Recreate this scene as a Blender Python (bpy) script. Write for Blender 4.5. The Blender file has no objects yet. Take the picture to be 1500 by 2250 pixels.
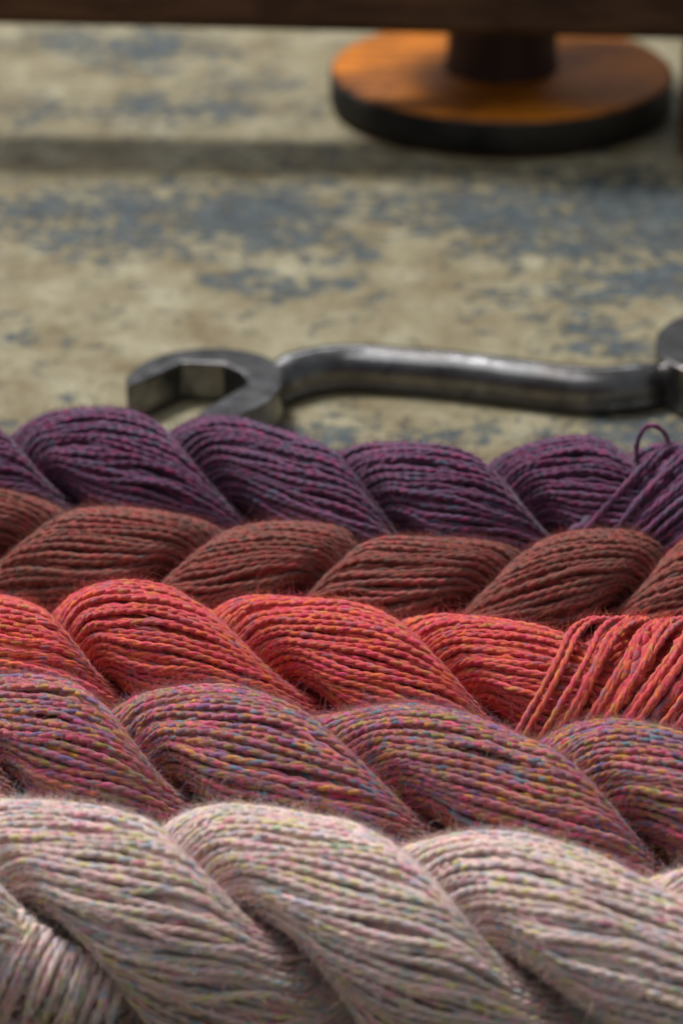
import bpy, bmesh, math
import numpy as np
from mathutils import Vector

# ------------------------------------------------------------------ camera, light, exposure
MM = 0.001
scene = bpy.context.scene
col = scene.collection
cam_d = bpy.data.cameras.new("camera")
cam = bpy.data.objects.new("camera", cam_d); col.objects.link(cam)
cam.location = (0, 0, 0.295)
cam.rotation_euler = (math.radians(90 - 27), 0, 0)
cam_d.sensor_fit = 'HORIZONTAL'
cam_d.sensor_width = 12.17
cam_d.lens = 45.0
cam_d.clip_start = 0.01
cam_d.clip_end = 20
cam_d.dof.use_dof = True
cam_d.dof.focus_distance = 0.505
cam_d.dof.aperture_fstop = 7.4
cam_d.dof.aperture_blades = 0
scene.camera = cam

world = bpy.data.worlds.new("World"); scene.world = world
world.use_nodes = True
bg = world.node_tree.nodes["Background"]
bg.inputs[0].default_value = (0.86, 0.93, 1.0, 1)
bg.inputs[1].default_value = 0.19

def area(name, loc, target, sx, sy, power, color):
    d = bpy.data.lights.new(name, 'AREA'); d.shape = 'RECTANGLE'
    d.size = sx; d.size_y = sy; d.energy = power; d.color = color
    o = bpy.data.objects.new(name, d); col.objects.link(o)
    o.location = loc
    o.rotation_euler = (Vector(target) - Vector(loc)).to_track_quat('-Z', 'Y').to_euler()
    return o
# the window behind and to the left of the table
area("window_light", (-0.75, 1.60, 2.25), (0.0, 0.72, 0.0), 0.56, 0.48, 98.0, (1.0, 0.985, 0.96))

# added wide lamp low behind the table, for a highlight along the spanner shaft
area("low_fill_light", (-0.25, 2.60, 1.75), (0.0, 0.70, 0.0), 2.4, 0.22, 14.0, (0.95, 0.98, 1.0))

# added overhead fill, softening the yarn fronts and catching the spanner's jaw edges
area("overhead_fill_light", (-0.30, 0.42, 1.30), (-0.05, 0.55, 0.0), 1.1, 0.7, 5.5, (0.97, 0.985, 1.0))

scene.view_settings.view_transform = 'Standard'
scene.view_settings.look = 'None'
scene.view_settings.exposure = 0.0
scene.view_settings.gamma = 1.0
scene.view_settings.use_curve_mapping = False
scene.cycles.use_denoising = True
scene.cycles.max_bounces = 6

rng = np.random.default_rng(7)

# ------------------------------------------------------------------ helpers
def srgb(r, g, b):
    def c(v):
        v /= 255.0
        return v / 12.92 if v <= 0.04045 else ((v + 0.055) / 1.055) ** 2.4
    return (c(r), c(g), c(b), 1.0)

def tag(o, label=None, cat=None, group=None, kind=None):
    if label: o["label"] = label
    if cat: o["category"] = cat
    if group: o["group"] = group
    if kind: o["kind"] = kind
    return o

def link(name, data, parent=None, mat=None):
    o = bpy.data.objects.new(name, data); col.objects.link(o)
    if mat is not None: data.materials.append(mat)
    if parent is not None: o.parent = parent
    return o

def empty(name, loc=(0, 0, 0)):
    o = bpy.data.objects.new(name, None); col.objects.link(o)
    o.location = loc; o.empty_display_size = 0.02
    return o

def quad_mesh(name, verts, quads, smooth=True, fib=None):
    me = bpy.data.meshes.new(name)
    nv, nq = len(verts), len(quads)
    me.vertices.add(nv)
    me.vertices.foreach_set("co", np.ascontiguousarray(verts, dtype=np.float32).ravel())
    me.loops.add(nq * 4)
    me.loops.foreach_set("vertex_index", np.ascontiguousarray(quads, dtype=np.int32).ravel())
    me.polygons.add(nq)
    me.polygons.foreach_set("loop_start", np.arange(0, nq * 4, 4, dtype=np.int32))
    me.polygons.foreach_set("use_smooth", np.full(nq, smooth, dtype=bool))
    if fib is not None:
        a = me.attributes.new("fib", 'FLOAT_VECTOR', 'POINT')
        a.data.foreach_set("vector", np.ascontiguousarray(fib, dtype=np.float32).ravel())
    me.update(calc_edges=True)
    return me

def bm_obj(name, bm, mat, parent=None, bevel=0.0, seg=3, smooth=True):
    me = bpy.data.meshes.new(name)
    bmesh.ops.recalc_face_normals(bm, faces=bm.faces)
    bm.to_mesh(me); bm.free()
    o = link(name, me, parent, mat)
    if smooth:
        for p in me.polygons: p.use_smooth = True
    if bevel:
        m = o.modifiers.new("bevel", 'BEVEL'); m.width = bevel; m.segments = seg
        m.limit_method = 'ANGLE'; m.angle_limit = math.radians(35)
        m.harden_normals = True
    return o

def box_bm(x0, x1, y0, y1, z0, z1):
    bm = bmesh.new()
    bmesh.ops.create_cube(bm, size=1)
    for v in bm.verts:
        v.co = Vector((x0 if v.co.x < 0 else x1, y0 if v.co.y < 0 else y1, z0 if v.co.z < 0 else z1))
    return bm

def lathe_bm(prof, n=96, cx=0, cy=0):
    bm = bmesh.new(); rings = []
    for r, z in prof:
        if r <= 1e-7: rings.append([bm.verts.new((cx, cy, z))]); continue
        rings.append([bm.verts.new((cx + r * math.cos(2 * math.pi * k / n), cy + r * math.sin(2 * math.pi * k / n), z)) for k in range(n)])
    for a, b in zip(rings, rings[1:]):
        for k in range(n):
            k2 = (k + 1) % n
            if len(a) == 1 and len(b) == 1: continue
            if len(a) == 1: bm.faces.new((a[0], b[k2], b[k]))
            elif len(b) == 1: bm.faces.new((a[k], a[k2], b[0]))
            else: bm.faces.new((a[k], a[k2], b[k2], b[k]))
    return bm

def smooth_interp(x, xp, fp, sigma):
    """linear interpolation (extrapolated) blurred by a gaussian of width sigma"""
    xp = np.asarray(xp, float); fp = np.asarray(fp, float)
    def lin(q):
        r = np.interp(q, xp, fp)
        s0 = (fp[1] - fp[0]) / (xp[1] - xp[0]); s1 = (fp[-1] - fp[-2]) / (xp[-1] - xp[-2])
        r = np.where(q < xp[0], fp[0] + (q - xp[0]) * s0, r)
        return np.where(q > xp[-1], fp[-1] + (q - xp[-1]) * s1, r)
    acc = 0; ws = 0
    for d in np.linspace(-2, 2, 13):
        w = math.exp(-d * d / 2); acc = acc + w * lin(x + d * sigma); ws += w
    return acc / ws

def wobble(x, wl, n=3):
    """smooth random function of x in mm, about unit amplitude"""
    r = np.zeros_like(x)
    for k in range(n):
        r += np.sin(2 * math.pi * x / (wl * (0.6 + 0.8 * rng.random())) + 6.28 * rng.random())
    return r / math.sqrt(n)

# ------------------------------------------------------------------ node helpers
class NT:
    def __init__(self, name):
        self.m = bpy.data.materials.new(name); self.m.use_nodes = True
        self.t = self.m.node_tree; self.b = self.t.nodes["Principled BSDF"]
    def n(self, typ, **kw):
        nd = self.t.nodes.new(typ)
        for k, v in kw.items(): setattr(nd, k, v)
        return nd
    def l(self, a, b): self.t.links.new(a, b)
    def val(self, sock, v):
        if hasattr(v, "is_output") or isinstance(v, bpy.types.NodeSocket): self.l(v, sock)
        else: sock.default_value = v
    def math(self, op, a, b=0.0, c=None, clamp=False):
        nd = self.n("ShaderNodeMath", operation=op, use_clamp=clamp)
        self.val(nd.inputs[0], a); self.val(nd.inputs[1], b)
        if c is not None: self.val(nd.inputs[2], c)
        return nd.outputs[0]
    def noise(self, vec, scale, detail=3, rough=0.55, dist=0.0):
        nd = self.n("ShaderNodeTexNoise"); self.l(vec, nd.inputs["Vector"])
        nd.inputs["Scale"].default_value = scale; nd.inputs["Detail"].default_value = detail
        nd.inputs["Roughness"].default_value = rough; nd.inputs["Distortion"].default_value = dist
        return nd
    def ramp(self, fac, stops, interp='LINEAR'):
        nd = self.n("ShaderNodeValToRGB"); cr = nd.color_ramp; cr.interpolation = interp
        while len(cr.elements) < len(stops): cr.elements.new(0.5)
        for e, (p, c) in zip(cr.elements, stops):
            e.position = p; e.color = c if len(c) == 4 else (*c, 1)
        self.l(fac, nd.inputs[0]); return nd.outputs[0]
    def mix(self, fac, a, b, typ='MIX'):
        nd = self.n("ShaderNodeMix", data_type='RGBA', blend_type=typ)
        self.val(nd.inputs[0], fac); self.val(nd.inputs[6], a); self.val(nd.inputs[7], b)
        return nd.outputs[2]
    def mapv(self, vec, scale=(1, 1, 1), loc=(0, 0, 0)):
        nd = self.n("ShaderNodeMapping"); self.l(vec, nd.inputs[0])
        nd.inputs["Scale"].default_value = scale; nd.inputs["Location"].default_value = loc
        return nd.outputs[0]
    def bump(self, h, strength, dist):
        nd = self.n("ShaderNodeBump"); self.l(h, nd.inputs["Height"])
        nd.inputs["Strength"].default_value = strength; nd.inputs["Distance"].default_value = dist
        self.l(nd.outputs[0], self.b.inputs["Normal"])

# ------------------------------------------------------------------ materials
def yarn_material(name, stops, fuzz=False, blend=0.3):
    """heathered wool: short streaks of differently dyed fibre along the yarn"""
    q = NT(name)
    if fuzz:
        src = q.n("ShaderNodeTexCoord").outputs["Object"]
        vec = q.mapv(src, (1000, 1000, 1000))
        k1, k2 = (0.35, 0.35, 0.35), (0.9, 0.9, 0.9)
    else:
        at = q.n("ShaderNodeAttribute"); at.attribute_name = "fib"
        vec = at.outputs["Vector"]
        k1, k2 = (0.17, 0.70, 0.70), (0.24, 3.0, 3.0)
    wn = q.noise(q.mapv(vec, (0.5, 1.2, 1.2)), 1.0, 2.0, 0.6)
    wv = q.n("ShaderNodeVectorMath", operation='MULTIPLY_ADD')
    q.l(wn.outputs["Color"], wv.inputs[0]); wv.inputs[1].default_value = (2.6, 0.7, 0.7); q.l(vec, wv.inputs[2])
    cols = []
    for k, off in ((k1, (0, 0, 0)), (k2, (31, 17, 5))):
        vo = q.n("ShaderNodeTexVoronoi", feature='F1'); q.l(q.mapv(wv.outputs[0], k, off), vo.inputs["Vector"])
        vo.inputs["Scale"].default_value = 1.0
        sx = q.n("ShaderNodeSeparateColor"); q.l(vo.outputs["Color"], sx.inputs[0])
        cols.append(q.ramp(sx.outputs[0], stops))
    c = q.mix(blend, cols[0], cols[1])
    n3 = q.noise(q.mapv(vec, (k2[0] * 1.5, k2[1] * 3, k2[2] * 3)), 1.0, 2.0, 0.6)
    v = q.math('MULTIPLY_ADD', n3.outputs["Fac"], 0.6, 0.70)
    oi = q.n("ShaderNodeObjectInfo")
    v = q.math('MULTIPLY', v, q.math('MULTIPLY_ADD', oi.outputs["Random"], 0.16, 0.92))
    lw = q.noise(q.mapv(vec, (0.035, 0.05, 0.05)), 1.0, 1.0, 0.5)
    v = q.math('MULTIPLY', v, q.math('MULTIPLY_ADD', lw.outputs["Fac"], 0.5, 0.75))
    hs = q.n("ShaderNodeHueSaturation"); q.l(c, hs.inputs["Color"]); q.l(v, hs.inputs["Value"])
    q.l(hs.outputs[0], q.b.inputs["Base Color"])
    q.b.inputs["Roughness"].default_value = 0.75
    q.b.inputs["Specular IOR Level"].default_value = 0.2
    q.b.inputs["Sheen Weight"].default_value = 0.19
    q.b.inputs["Sheen Roughness"].default_value = 0.45
    if not fuzz: q.bump(n3.outputs["Fac"], 0.5, 0.0003)
    return q.m

def even(cols):
    n = len(cols) - 1
    return [(i / n, srgb(*c)) for i, c in enumerate(cols)]
# dyed fibre colours, each about as common as its share of the list
PAL = {
 'cream': even([(220, 194, 188), (218, 164, 164), (222, 200, 194), (206, 200, 92), (218, 188, 182), (100, 148, 170), (220, 196, 190),
                (212, 114, 146), (222, 200, 192), (170, 164, 188), (216, 178, 174), (146, 186, 150), (220, 182, 178), (220, 192, 184)]),
 'mauve': even([(156, 90, 98), (208, 74, 108), (132, 98, 104), (204, 146, 40), (150, 100, 90), (44, 132, 152), (166, 98, 98), (220, 80, 120),
                (110, 86, 144), (200, 104, 52), (76, 88, 144), (192, 114, 118), (136, 140, 58), (154, 104, 96)]),
 'coral': even([(196, 66, 68), (208, 52, 84), (192, 76, 58), (220, 112, 40), (192, 68, 72), (200, 50, 98), (200, 80, 74), (128, 96, 116),
                (196, 62, 78), (212, 104, 48), (188, 78, 82), (176, 132, 56), (198, 60, 90), (194, 70, 76)]),
 'brown': even([(128, 70, 62), (102, 64, 58), (174, 78, 70), (114, 68, 60), (80, 84, 84), (142, 74, 64), (186, 66, 76), (96, 62, 56), (160, 90, 64), (118, 74, 72), (110, 90, 64), (148, 72, 68)]),
 'purple': even([(74, 46, 74), (98, 50, 82), (62, 44, 68), (158, 44, 92), (76, 74, 98), (70, 46, 72), (116, 48, 88), (64, 100, 114), (76, 46, 72), (132, 54, 100), (62, 48, 70), (90, 48, 80)]),
}

def table_material():
    q = NT("worn_paint")
    co = q.n("ShaderNodeTexCoord").outputs["Object"]
    # wear field: patches where the cream top coat is rubbed off to blue-grey paint, places in metres on the table
    warp = q.noise(co, 22, 3, 0.6)
    wv = q.n("ShaderNodeVectorMath", operation='MULTIPLY_ADD')
    q.l(warp.outputs["Color"], wv.inputs[0]); wv.inputs[1].default_value = (0.02, 0.024, 0); q.l(co, wv.inputs[2])
    blobs = [(-0.077, 0.988, .030, .024, .85), (-0.111, 1.000, .022, .020, .7), (-0.058, 0.915, .034, .018, .8), (-0.035, 0.943, .022, .014, .6), (-0.119, 0.911, .02, .02, .6),
             (-0.094, 0.800, .034, .028, .8), (-0.066, 0.795, .040, .032, .85), (-0.030, 0.797, .036, .034, .95), (-0.016, 0.734, .020, .008, .95), (-0.027, 0.743, .018, .006, .8),
             (-0.005, 0.761, .014, .012, .7), (0.006, 0.760, .006, .008, .8), (0.053, 0.805, .046, .034, .85), (0.075, 0.776, .034, .022, .9), (0.100, 0.806, .036, .036, 1.0),
             (0.101, 0.745, .022, .020, .95), (0.078, 0.730, .018, .010, .85), (0.054, 0.726, .008, .008, .7), (0.059, 0.708, .008, .006, .7), (0.074, 0.701, .010, .010, .75),
             (0.080, 0.680, .014, .012, .7), (0.082, 0.629, .018, .012, .9), (0.095, 0.622, .018, .014, .95), (0.031, 0.627, .014, .008, .75), (-0.006, 0.621, .012, .010, .75),
             (-0.096, 0.694, .008, .006, .8), (0.055, 0.625, .016, .006, .6), (0.0185, 0.806, .004, .030, .55), (0.0, 0.850, .03, .02, .5), (-0.10, 0.62, .02, .012, .45)]
    tot = None
    for x, y, sx, sy, w in blobs:
        mp = q.mapv(wv.outputs[0], (1 / sx, 1 / sy, 0), (-(x + .010) / sx, -(y + .012) / sy, 0))
        ln = q.n("ShaderNodeVectorMath", operation='LENGTH'); q.l(mp, ln.inputs[0])
        g = q.math('MULTIPLY', q.math('EXPONENT', q.math('MULTIPLY', q.math('POWER', ln.outputs["Value"], 2), -0.7)), w)
        tot = g if tot is None else q.math('MAXIMUM', tot, g)
    n1 = q.noise(co, 190, 5, 0.66, 0.6); n2 = q.noise(co, 600, 4, 0.6); n0 = q.noise(co, 60, 4, 0.6, 0.4)
    f = q.math('ADD', q.math('MULTIPLY', n1.outputs["Fac"], 0.52), q.math('MULTIPLY', n2.outputs["Fac"], 0.18))
    f = q.math('ADD', f, q.math('MULTIPLY', n0.outputs["Fac"], 0.30))
    f = q.math('ADD', q.math('MULTIPLY', tot, 0.15), f)
    mask = q.ramp(f, [(0.553, (0, 0, 0, 1)), (0.612, (1, 1, 1, 1))])
    n3 = q.noise(co, 42, 8, 0.74)
    cream = q.ramp(n3.outputs["Fac"], [(0.32, srgb(92, 77, 52)), (0.43, srgb(110, 99, 74)), (0.54, srgb(125, 117, 93)), (0.68, srgb(145, 139, 117))])
    n4 = q.noise(co, 120, 6, 0.65)
    blue = q.ramp(n4.outputs["Fac"], [(0.3, srgb(42, 48, 52)), (0.5, srgb(60, 68, 72)), (0.7, srgb(84, 90, 91))])
    c = q.mix(mask, cream, blue)
    rust = q.ramp(q.noise(co, 55, 7, 0.72).outputs["Fac"], [(0.58, (0, 0, 0, 1)), (0.70, (1, 1, 1, 1))])
    c = q.mix(q.math('MULTIPLY', rust, 0.42), c, srgb(92, 68, 38))
    n5 = q.noise(co, 520, 3, 0.6)
    c = q.mix(q.ramp(n5.outputs["Fac"], [(0.60, (0, 0, 0, 1)), (0.68, (0.7, 0.7, 0.7, 1))]), c, srgb(74, 73, 68))
    n6 = q.noise(co, 640, 3, 0.6)
    c = q.mix(q.ramp(n6.outputs["Fac"], [(0.64, (0, 0, 0, 1)), (0.70, (0.8, 0.8, 0.8, 1))]), c, srgb(158, 152, 134))
    for ang, sc in ((0.5, 1.0), (-0.9, 1.3)):
        rot = q.n("ShaderNodeMapping"); q.l(co, rot.inputs[0]); rot.inputs["Rotation"].default_value = (0, 0, ang)
        scr = q.noise(q.mapv(rot.outputs[0], (14 * sc, 420 * sc, 1)), 1.0, 3, 0.5, 0.3)
        c = q.mix(q.ramp(scr.outputs["Fac"], [(0.70, (0, 0, 0, 1)), (0.74, (0.55, 0.55, 0.55, 1))]), c, srgb(150, 146, 130))
    q.l(c, q.b.inputs["Base Color"])
    q.l(q.math('MULTIPLY_ADD', n1.outputs["Fac"], 0.25, 0.48), q.b.inputs["Roughness"])
    q.b.inputs["Specular IOR Level"].default_value = 0.19
    h = q.math('ADD', q.math('MULTIPLY', mask, -1.0), q.math('MULTIPLY', n2.outputs["Fac"], 0.8))
    q.bump(h, 0.7, 0.0007)
    return q.m

def wood_material(name, dark, light, rough, scale=(1, 1, 1), spec=0.4):
    q = NT(name)
    co = q.n("ShaderNodeTexCoord").outputs["Object"]
    n1 = q.noise(q.mapv(co, scale), 30, 5, 0.6, 1.2); n2 = q.noise(co, 22, 4, 0.6)
    f = q.math('ADD', q.math('MULTIPLY', n1.outputs["Fac"], 0.55), q.math('MULTIPLY', n2.outputs["Fac"], 0.45))
    c = q.ramp(f, [(0.38, dark), (0.58, light)])
    q.l(c, q.b.inputs["Base Color"]); q.b.inputs["Roughness"].default_value = rough
    q.b.inputs["Specular IOR Level"].default_value = spec
    q.bump(n1.outputs["Fac"], 0.2, 0.0006)
    return q.m

def steel_material():
    q = NT("worn_steel")
    co = q.n("ShaderNodeTexCoord").outputs["Object"]
    n1 = q.noise(co, 180, 5, 0.65); n2 = q.noise(co, 700, 3, 0.6); n3 = q.noise(co, 45, 4, 0.6)
    c = q.ramp(n1.outputs["Fac"], [(0.3, srgb(86, 84, 83)), (0.6, srgb(132, 131, 132))])
    tar = q.ramp(n3.outputs["Fac"], [(0.50, (0, 0, 0, 1)), (0.72, (0.5, 0.5, 0.5, 1))])
    c = q.mix(tar, c, srgb(84, 72, 62))
    q.l(c, q.b.inputs["Base Color"])
    q.b.inputs["Metallic"].default_value = 0.9
    q.l(q.math('MULTIPLY_ADD', n1.outputs["Fac"], 0.14, 0.16), q.b.inputs["Roughness"])
    q.bump(q.math('ADD', n1.outputs["Fac"], n2.outputs["Fac"]), 0.10, 0.0004)
    return q.m

M_table = table_material()
M_steel = steel_material()
M_orange = wood_material("varnished_wood", srgb(78, 40, 8), srgb(190, 110, 22), 0.5, (1, 9, 1), 0.15)
M_barrel = wood_material("dark_barrel_wood", srgb(50, 34, 29), srgb(82, 58, 48), 0.55, (6, 6, 1), 0.25)
M_frame = wood_material("dark_frame_wood", srgb(58, 38, 27), srgb(98, 66, 46), 0.6, (1, 8, 8), 0.2)
M_black = wood_material("black_rim_paint", srgb(16, 16, 16), srgb(52, 47, 40), 0.6, (1, 1, 1), 0.25)
M_under = wood_material("dark_underlay", srgb(26, 23, 21), srgb(40, 36, 32), 0.9, (1, 1, 1), 0.1)

# ------------------------------------------------------------------ the table
tab = bm_obj('tabletop', box_bm(-0.55, 0.55, 0.10, 1.60, -0.050, -0.016), M_under)
tag(tab, kind='structure')
bm_obj('painted_sheet', box_bm(-0.552, 0.552, 0.098, 1.602, -0.0155, 0), M_table, tab, 0.0025, 3)

# ------------------------------------------------------------------ bobbin and frame behind
BX, BY, BR = 0.0598, 0.9175, 0.0642
bob = empty('wooden_bobbin', (BX, BY, 0))
tag(bob, 'round wooden bobbin with orange flange, black rim and dark barrel, standing under the dark rail', 'bobbin')
def flange(z0, z1, parent):
    fl = bm_obj('flange', lathe_bm([(0, z1), (BR - .0022, z1), (BR - .0012, z1 - .0004), (BR - .0012, z0 + .0004), (BR - .0022, z0), (0, z0)]), M_orange, parent)
    bm_obj('rim', lathe_bm([(BR - .0011, z1 - .0012), (BR - .0004, z1 - .0010), (BR, z1 - .0020), (BR, z0 + .0020), (BR - .0004, z0 + .0010), (BR - .0011, z0 + .0012)]), M_black, fl)
    return fl
flange(0.0006, 0.0150, bob)
flange(0.094, 0.107, bob)
bm_obj('barrel', lathe_bm([(0.0216, 0.0151), (0.0210, 0.0175), (0.0205, 0.022), (0.0204, 0.050), (0.0205, 0.088), (0.0212, 0.0935)], 64), M_barrel, bob)

fr = empty('spool_rack', (0, 0.8750, 0.0004)); fr.rotation_euler = (0, math.radians(0.5), math.radians(-2.9))
tag(fr, 'dark brown wooden rail on upright posts crossing above the bobbin at the back', 'rack')
bm_obj('rail', box_bm(-0.235, 0.178, -0.015, 0.015, 0.0434, 0.086), M_frame, fr, 0.005, 5)
for x in (0.1385, -0.210):
    bm_obj('post', box_bm(x - 0.017, x + 0.017, -0.013, 0.013, 0.0013, 0.0432), M_frame, fr, 0.003, 3)

# ------------------------------------------------------------------ spanner
sp = empty('spanner', (0.02, 0.640, 0))
tag(sp, 'worn grey steel open-ended spanner with curved shaft lying behind the purple yarn', 'spanner')
def P(x, y): return (x * MM - 0.02, y * MM - 0.640)
def catmull(pts, n, closed=False):
    pts = [np.array(p, float) for p in pts]; out = []
    N = len(pts)
    for i in range(N if closed else N - 1):
        p0 = pts[(i - 1) % N] if closed or i > 0 else 2 * pts[0] - pts[1]
        p1 = pts[i]; p2 = pts[(i + 1) % N]
        p3 = pts[(i + 2) % N] if closed or i + 2 < N else 2 * pts[-1] - pts[-2]
        for k in range(n):
            t = k / n
            out.append(0.5 * (2 * p1 + (p2 - p0) * t + (2 * p0 - 5 * p1 + 4 * p2 - p3) * t * t + (3 * p1 - p0 - 3 * p2 + p3) * t ** 3))
    if not closed: out.append(pts[-1])
    return out
def jaw(outer, inner, z0, z1, name, bev=0.0021):
    """outer: smooth outline from one tip round to the other, inner: angular mouth from that tip back"""
    pts = catmull(outer, 5) + [np.array(p, float) for p in inner]
    bm = bmesh.new()
    top = [bm.verts.new((*P(*p), z1)) for p in pts]
    bot = [bm.verts.new((*P(*p), z0)) for p in pts]
    bm.faces.new(top); bm.faces.new(bot[::-1])
    n = len(pts)
    for i in range(n):
        bm.faces.new((top[i], bot[i], bot[(i + 1) % n], top[(i + 1) % n]))
    o = bm_obj(name, bm, M_steel, sp, bev, 5)
    return o
jaw([(-58.8, 631.0), (-59.2, 638), (-55.6, 647.0), (-48.4, 654.4), (-38.6, 657.6), (-28.2, 656.2), (-20.4, 650.8), (-16.4, 641.5),
     (-16.6, 630.6), (-20.3, 621.0), (-26.8, 613.6), (-33.5, 610.2), (-38.4, 610.2)],
    [(-38.0, 614.5), (-25.4, 633.4), (-27.6, 641.0), (-33.1, 646.6), (-44.6, 647.8), (-56.6, 633.0)], 0.0008, 0.0122, 'jaw')
# second end, mouth turned away to the right
def turned(pts, cx, cy, ang, s=1.0, ox=-37.8, oy=633.8):
    c, n = math.cos(ang), math.sin(ang)
    return [(cx + s * (c * (x - ox) - n * (y - oy)), cy + s * (n * (x - ox) + c * (y - oy))) for x, y in pts]
o1 = [(-58.8, 631.0), (-59.2, 638), (-55.6, 647.0), (-48.4, 654.4), (-38.6, 657.6), (-28.2, 656.2), (-20.4, 650.8), (-16.4, 641.5),
      (-16.6, 630.6), (-20.3, 621.0), (-26.8, 613.6), (-33.5, 610.2), (-38.4, 610.2)]
i1 = [(-38.0, 614.5), (-25.4, 633.4), (-27.6, 641.0), (-33.1, 646.6), (-44.6, 647.8), (-56.6, 633.0)]
jaw(turned(o1, 110.0, 655.0, math.pi, 1.00), turned(i1, 110.0, 655.0, math.pi, 1.00), 0.0006, 0.0150, 'jaw', 0.0060)
# shaft: swept section with a rounded back and a forging lip near the table
path = catmull([(-21.0, 645.0), (-17.0, 650.0), (-11.6, 654.4), (-4.5, 657.6), (4.5, 658.8), (16.7, 657.0), (32.0, 653.6), (48.3, 648.6), (62.2, 644.4),
                (70.7, 643.2), (78.4, 644.2), (86.5, 647.4), (95, 652.0)], 8)
prof = []
for a in np.linspace(-0.15, math.pi + 0.15, 15): prof.append((6.1 * math.cos(a), 5.5 + 6.7 * max(math.sin(a), -0.2)))
prof += [(-5.3, 3.1), (-5.9, 2.6), (-5.9, 1.3), (-5.0, 0.6), (5.0, 0.6), (5.9, 1.3), (5.9, 2.6), (5.3, 3.1)]
bm = bmesh.new(); rings = []
for i, p in enumerate(path):
    a, b = path[max(i - 1, 0)], path[min(i + 1, len(path) - 1)]
    t = (b - a) / np.linalg.norm(b - a); nrm = np.array([-t[1], t[0]])
    e = min(i, len(path) - 1 - i) / 8.0
    sc = 0.80 + 0.20 * min(1, e / 1.5)
    rings.append([bm.verts.new((*P(*(p + nrm * w * sc)), z * sc * MM + 0.0002)) for w, z in prof])
for r0, r1 in zip(rings, rings[1:]):
    for k in range(len(prof)):
        k2 = (k + 1) % len(prof)
        bm.faces.new((r0[k], r0[k2], r1[k2], r1[k]))
bm.faces.new(rings[0]); bm.faces.new(rings[-1])
bm_obj('shaft', bm, M_steel, sp)

# ------------------------------------------------------------------ yarn
SIDES = 4
STEP = 1.02            # mm along the yarn
PITCH = 5.4            # mm, twist of the two plies of the yarn
R_PLY, R_OFF = 0.615, 0.215

def resample(c, step):
    d = np.linalg.norm(np.diff(c, axis=0), axis=1)
    s = np.concatenate([[0], np.cumsum(d)])
    n = max(4, int(s[-1] / step))
    q = np.linspace(0, s[-1], n)
    return np.stack([np.interp(q, s, c[:, k]) for k in range(3)], 1), q

def yarn_mesh(name, centre, ref, size=1.0, step=STEP, SIDES=SIDES, plies=2):
    """two-ply yarn along a centreline in mm; ref: direction roughly outward"""
    c, s = resample(centre, step)
    T = np.gradient(c, axis=0); T /= np.linalg.norm(T, axis=1, keepdims=True) + 1e-9
    if ref.ndim == 2 and len(ref) != len(c):
        qi = np.linspace(0, len(ref) - 1, len(c)); k = np.arange(len(ref))
        ref = np.stack([np.interp(qi, k, ref[:, j]) for j in range(3)], 1)
    N = ref - T * np.sum(ref * T, axis=1, keepdims=True); N /= np.linalg.norm(N, axis=1, keepdims=True) + 1e-9
    B = np.cross(T, N)
    ph0 = rng.random() * 6.28
    V, Q, F = [], [], []
    thick = size * (1 + 0.08 * wobble(s, 14))
    base = 0
    for k in range(plies):
        be = 2 * math.pi * s / PITCH + ph0 + k * math.pi + 0.35 * wobble(s, 14)
        hc = c + (N * np.cos(be)[:, None] - B * np.sin(be)[:, None]) * (R_OFF * thick)[:, None]
        off = rng.random() * 4000
        ang = np.arange(SIDES) * 2 * math.pi / SIDES
        rr = R_PLY * thick * (1 + 0.06 * wobble(s, 5))
        ring = N[:, None, :] * np.cos(ang)[None, :, None] + B[:, None, :] * np.sin(ang)[None, :, None]
        v = hc[:, None, :] + ring * rr[:, None, None]
        n = len(c)
        V.append(v.reshape(-1, 3))
        # fibre coordinates: fibres lie slightly twisted in each ply
        tw = ang[None, :] - be[:, None]*1.0
        F.append(np.stack([np.repeat((s + off)[:, None], SIDES, 1), np.cos(tw) * R_PLY + k * 7, np.sin(tw) * R_PLY], 2).reshape(-1, 3))
        i = np.arange(n - 1)[:, None] * SIDES + base; a = np.arange(SIDES)[None, :]; b = (a + 1) % SIDES
        Q.append(np.stack([i + a, i + b, i + SIDES + b, i + SIDES + a], 2).reshape(-1, 4))
        base += n * SIDES
    return quad_mesh(name, np.concatenate(V) * MM, np.concatenate(Q), True, np.concatenate(F))

def tube_mesh(name, C, RA, RB, EA, EB, n=28):
    """core: elliptical tube, centres C, half axes along unit vectors EA, EB (all mm)"""
    ang = np.arange(n) * 2 * math.pi / n
    v = C[:, None, :] + EA[:, None, :] * (RA[:, None] * np.cos(ang)[None])[:, :, None] + EB[:, None, :] * (RB[:, None] * np.sin(ang)[None])[:, :, None]
    m = len(C)
    i = np.arange(m - 1)[:, None] * n; a = np.arange(n)[None, :]; b = (a + 1) % n
    q = np.stack([i + a, i + b, i + n + b, i + n + a], 2).reshape(-1, 4)
    fib = np.stack([np.repeat(np.arange(m)[:, None], n, 1) * 1.0, np.cos(ang)[None] * 14 + 0 * RA[:, None], np.sin(ang)[None] * 14 + 0 * RA[:, None]], 2).reshape(-1, 3)
    return quad_mesh(name, v.reshape(-1, 3) * MM, q, True, fib)

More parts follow.
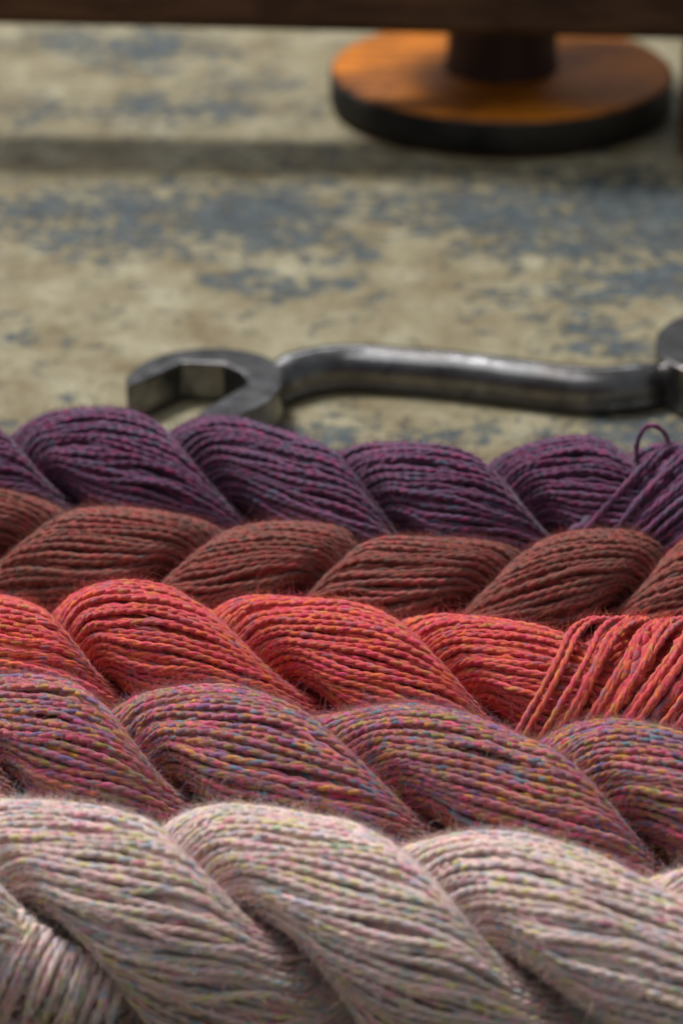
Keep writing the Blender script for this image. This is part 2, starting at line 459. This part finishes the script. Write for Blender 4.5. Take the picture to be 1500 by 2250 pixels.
class Skein:
    def __init__(self, key, name_label, lobes, Rt, za, x0, x1, hand=1, kappa=0.32, n=51, tail=None):
        self.key = key; self.Rt = Rt; self.hand = hand
        xs = np.array([l[0] for l in lobes], float); ys = np.array([l[1] for l in lobes], float)
        self.xs, self.ys, self.za = xs, ys, za
        self.x0, self.x1 = x0, x1
        self.mat = yarn_material(key + "_wool", PAL[key], False, {"purple": 0.55, "brown": 0.5, "coral": 0.3, "mauve": 0.26}.get(key, 0.32)); self.fmat = yarn_material(key + "_fuzz", PAL[key], True)
        self.root = empty('yarn_skein'); tag(self.root, name_label, 'yarn skein', 'twisted yarn skeins laid side by side')
        k = np.arange(len(xs))
        self.kth = hand * k * math.pi - 0.5
        self.kappa = kappa; self.n = n
        self.zs = np.array([l[2] if len(l) > 2 else 0.0 for l in lobes], float)
        self.roots, self.outs, self.tans = [], [], []
        self.rope()
    def theta(self, x): return smooth_interp(x, self.xs, self.kth, 6.0)
    def axis(self, x):
        return np.stack([x, smooth_interp(x, np.r_[self.xs[0] - 60, self.xs, self.xs[-1] + 60], np.r_[self.ys[0], self.ys, self.ys[-1]], 11.0),
                         self.za + smooth_interp(x, np.r_[self.xs[0] - 60, self.xs, self.xs[-1] + 60], np.r_[0, self.zs, 0], 11.0)], 1)
    def envelope(self, x):
        e = np.minimum(np.clip((x - self.x0) / 16.0, 0, 1), np.clip((self.x1 - x) / 16.0, 0, 1))
        return np.sqrt(np.clip(1 - (1 - e) ** 2, 0, 1)) * 0.97 + 0.03
    def keep(self, c, ctr):
        """remember points of the outer surface for the fuzz"""
        sel = np.arange(2, len(c) - 2, 2)
        self.roots.append(c[sel]); o = c[sel] - ctr[sel]; self.outs.append(o / (np.linalg.norm(o, axis=1, keepdims=True) + 1e-9))
        t = c[sel + 1] - c[sel - 1]; self.tans.append(t / (np.linalg.norm(t, axis=1, keepdims=True) + 1e-9))
    def rope(self):
        x = np.arange(self.x0, self.x1, 0.6); th = self.theta(x); ax = self.axis(x); env = self.envelope(x)
        R = self.Rt / 22.4 * 14.5
        br, bt, c0 = 0.86 * R, 1.17 * R, 0.66 * R
        for b in range(2):
            t = th + b * math.pi
            er = np.stack([0 * x, -np.sin(t), np.cos(t)], 1); et = np.stack([0 * x, -np.cos(t), -np.sin(t)], 1)
            sw = 1 + 0.07 * wobble(x, 48)
            ctr = ax + er * (c0 * env)[:, None]
            core = link('twisted_bundle', tube_mesh('twisted_bundle', ctr, (br * sw * .9 - 1.7) * env, (bt * sw * .98 - 1.7) * env, er, et), self.root, self.mat)
            for i in range(self.n):
                phi = 2 * math.pi * (i + 0.22 * rng.normal()) / self.n
                a = phi - self.hand * (1 + self.kappa) * self.hand * (t) + 0.050 * wobble(x, 48) + 0.012 * wobble(x, 17)
                depth = (1.0 - 0.045 * rng.random() ** 1.6) * sw + 0.012 * wobble(x, 30)
                p = np.cos(a); q = np.sin(a)
                pr = np.where(p < 0, 0.80 * p, p)
                q = q * (1 - 0.10 * p)
                # keep the yarn thickness inside the section
                pos = ctr + er * ((br * depth - 0.8) * pr * env)[:, None] + et * ((bt * depth - 0.8) * q * env)[:, None]
                pos = self.sag(pos, ax)
                outw = er * pr[:, None] + et * q[:, None] + 1e-4
                link('strand', yarn_mesh('strand', pos, outw), core, self.mat)
                self.keep(pos, ctr)
            # strands of the layer below, seen in the gaps
            for i in range(int(self.n * 0.72)):
                a = 2 * math.pi * (i + 0.3 * rng.normal()) / int(self.n * 0.72) - (1 + self.kappa) * t + 0.10 * wobble(x, 50)
                p = np.cos(a); q = np.sin(a) * (1 - 0.10 * p); pr = np.where(p < 0, 0.80 * p, p)
                pos = ctr + er * ((br * sw - 1.95) * pr * env)[:, None] + et * ((bt * sw - 1.95) * q * env)[:, None]
                pos = self.sag(pos, ax)
                link('strand', yarn_mesh('strand', pos, er * pr[:, None] + et * q[:, None] + 1e-4, 1.3, 1.9, 4, 1), core, self.mat)
    def sag(self, p, ax):
        dz = p[:, 2] - ax[:, 2]
        p[:, 2] = np.maximum(ax[:, 2] + np.where(dz < 0, dz * 1.45, dz), 1.2)
        return p
    def wrap(self, name, paths, label=None, size=1.0, lower=10**6):
        """a bundle of loose strands laid over the rope; paths: list of (N,3) arrays in mm"""
        core = None
        for k, (pth, ctr) in enumerate(paths):
            me = yarn_mesh('strand', pth, pth - ctr, size) if k < lower else yarn_mesh('strand', pth, pth - ctr, 2.0, 1.7, 4, 1)
            if core is None:
                core = empty(name); core.parent = self.root
                if label: core["label"] = label
            link('strand', me, core, self.mat); self.keep(pth, ctr)
    def fuzz(self, count, fly):
        P0 = np.concatenate(self.roots); O = np.concatenate(self.outs); T = np.concatenate(self.tans)
        ok = (O[:, 2] * 0.55 - O[:, 1] * 0.65 > -0.35) & (np.abs(P0[:, 0]) < 105)
        P0, O, T = P0[ok], O[ok], T[ok]
        cu = bpy.data.hair_curves.new('fuzz')
        n = count + fly; K = 5
        idx = rng.integers(0, len(P0), n)
        L = np.where(np.arange(n) < count, rng.uniform(0.8, 2.6, n), rng.uniform(3.0, 7.5, n))
        rad = np.where(np.arange(n) < count, rng.uniform(0.012, 0.023, n), rng.uniform(0.015, 0.028, n))
        d = T[idx] * rng.choice([-1, 1], n)[:, None] * rng.uniform(0.4, 1.0, n)[:, None] + O[idx] * rng.uniform(0.15, 0.8, n)[:, None] + rng.normal(0, 0.35, (n, 3))
        d /= np.linalg.norm(d, axis=1, keepdims=True)
        pts = np.zeros((n, K, 3)); p = P0[idx] + O[idx] * 0.7 + rng.normal(0, 0.3, (n, 3)); curl = rng.normal(0, 0.42, (n, 3))
        for k in range(K):
            pts[:, k] = p
            p = p + d * (L / (K - 1))[:, None]
            d = d + curl + rng.normal(0, 0.16, (n, 3)); d /= np.linalg.norm(d, axis=1, keepdims=True)
        cu.add_curves([K] * n)
        cu.attributes['position'].data.foreach_set('vector', (pts.reshape(-1, 3) * MM).astype(np.float32).ravel())
        ra = cu.attributes.get('radius') or cu.attributes.new('radius', 'FLOAT', 'POINT')
        taper = np.linspace(1, 0.5, K)
        ra.data.foreach_set('value', (rad[:, None] * taper[None] * MM).astype(np.float32).ravel())
        o = link('fuzz', cu, self.root, self.fmat); o["kind"] = "stuff"

def over_path(sk, xi, lean_front, lean_top, w0, w1, rad, power=1.6, knee=55.0, wob=0.5, straight=False):
    """strand climbing the front of the rope (angle w, 0 top, 90 front, 180 under) and bending along its top"""
    w = np.linspace(w0, w1, 140)
    f = (w0 - w) / 100.0
    x = xi + lean_front * f + lean_top * (np.clip(knee - w, 0, None) / 50.0) ** power
    if straight: x = xi + lean_front * (1 + np.sin(np.radians(62 - w))) + lean_top * np.clip((10 - w) / 40.0, 0, 1) ** 2
    a = np.radians(w)
    ax = sk.axis(x)
    r = rad + wob * 0.35 * wobble(w, 60)
    p = ax + np.stack([0 * x, -np.sin(a) * r, np.cos(a) * r * 1.0], 1)
    p[:, 0] += wob * wobble(w, 90)
    p[:, 2] = np.maximum(p[:, 2], 1.2)
    return p, ax

# name, lobes (x, y of the rope axis where a bundle tops the silhouette), rope radius, axis height
cream = Skein('cream', 'cream yarn skein flecked with pink, yellow and blue, nearest the camera',
              [(-49.5 - 42, 377), (-51, 374), (-12.4, 373.2), (32.1, 361.0), (85, 351)], 22.4, 21.5, -80, 80, 1, n=52)
mauve = Skein('mauve', 'mauve heather yarn skein with blue and gold flecks, between cream and coral skeins',
              [(-97, 424), (-61.7, 419), (-29.5, 417.3), (17.6, 408.1), (58.8, 399.5), (100, 394)], 22.0, 21.0, -86, 86, 1, n=52)
coral = Skein('coral', 'bright coral red yarn skein in the middle row',
              [(-115, 455), (-76, 455), (-46.2, 459.0), (-5.7, 455.6), (31.8, 444.9), (70, 440)], 21.5, 20.5, -91, 91, 1, n=51)
brown = Skein('brown', 'rusty brown yarn skein between the coral and purple skeins',
              [(-81.2, 516.0), (-43.0, 501.0), (-11.2, 499.0), (21.8, 487.5), (58.4, 494.0), (92, 494)], 19.6, 18.6, -95, 95, -1, n=46)
purple = Skein('purple', 'dark purple yarn skein farthest back, next to the spanner',
               [(-130, 535), (-95, 532), (-65.1, 545.0), (-21.8, 535.0), (16.0, 519.0), (50.3, 524.0), (85, 521)], 23.3, 22.0, -98, 98, 1, n=53)

# loose ends wrapped over the ropes
cr = []
for i in range(96):
    k = i if i < 56 else 5 + (i - 56) * 1.3
    cr.append(over_path(coral, 24.5 + 1.06 * k + rng.normal(0, .4) + (1.6 if k > 1 else 0), min(11 + 0.45 * k, 21) + rng.normal(0, 1.0), 6, 165, -40,
                        21.4 + 0.9 * rng.random() + 0.09 * min(k, 26) - (1.3 if i >= 56 else 0), wob=0.32, straight=True))
coral.wrap('end_loop', cr, 'loose strands of the skein end wrapped slantwise over the twist', 0.92, lower=56)
pu = [over_path(purple, 30.0 + 1.6 * (i % 36) + rng.normal(0, 1.0), 24 + rng.normal(0, 2), 8, 160, -10, 21.6 + 2.0 * rng.random() - (1.4 if i >= 36 else 0), wob=0.8, straight=True) for i in range(58)]
purple.wrap('end_loop', pu, 'loose strands of the skein end slanting over the twist', lower=36)
ct = []
for i in range(42):
    k = i % 21; x_top = -66.0 + 1.35 * k + rng.normal(0, .3)
    wb = np.interp(x_top, [-57, -37], [62, 112]) - 12 if x_top > -57 else 48
    lean = 17 + rng.normal(0, 1)
    p, ax = over_path(cream, x_top - lean * (176 - wb) / 100, lean, 0, 176, wb, 21.8 + 0.8 * rng.random() - (1.4 if i >= 21 else 0))
    f = np.linspace(0, 1, len(p)) ; tuck = np.clip((f - 0.72) / 0.28, 0, 1) ** 2 * 0.34
    p = p + (ax - p) * tuck[:, None]
    ct.append((p, ax))
cream.wrap('end_loop', ct, 'steep strands of the skein end at the lower left', lower=21)
# little tie loop standing up from the purple skein
tl = np.array(catmull([(69.0, 521, 33), (69.6, 523, 38), (68.0, 524, 42.0), (68.2, 525, 46.6), (70.6, 525.5, 49.6), (74.0, 525.5, 48.2), (75.2, 525, 44.4), (74.2, 524, 40.6), (72.3, 522.5, 37), (71.5, 520, 32)], 10))
purple.wrap('tie_loop', [(tl, tl - np.array([0, -1.0, 0.2]))], 'small loop of yarn standing up', 0.85)

for sk, a, b in ((cream, 64000, 3500), (mauve, 64000, 5000), (coral, 58000, 4000), (brown, 50000, 3500), (purple, 46000, 2500)):
    sk.fuzz(a, b)
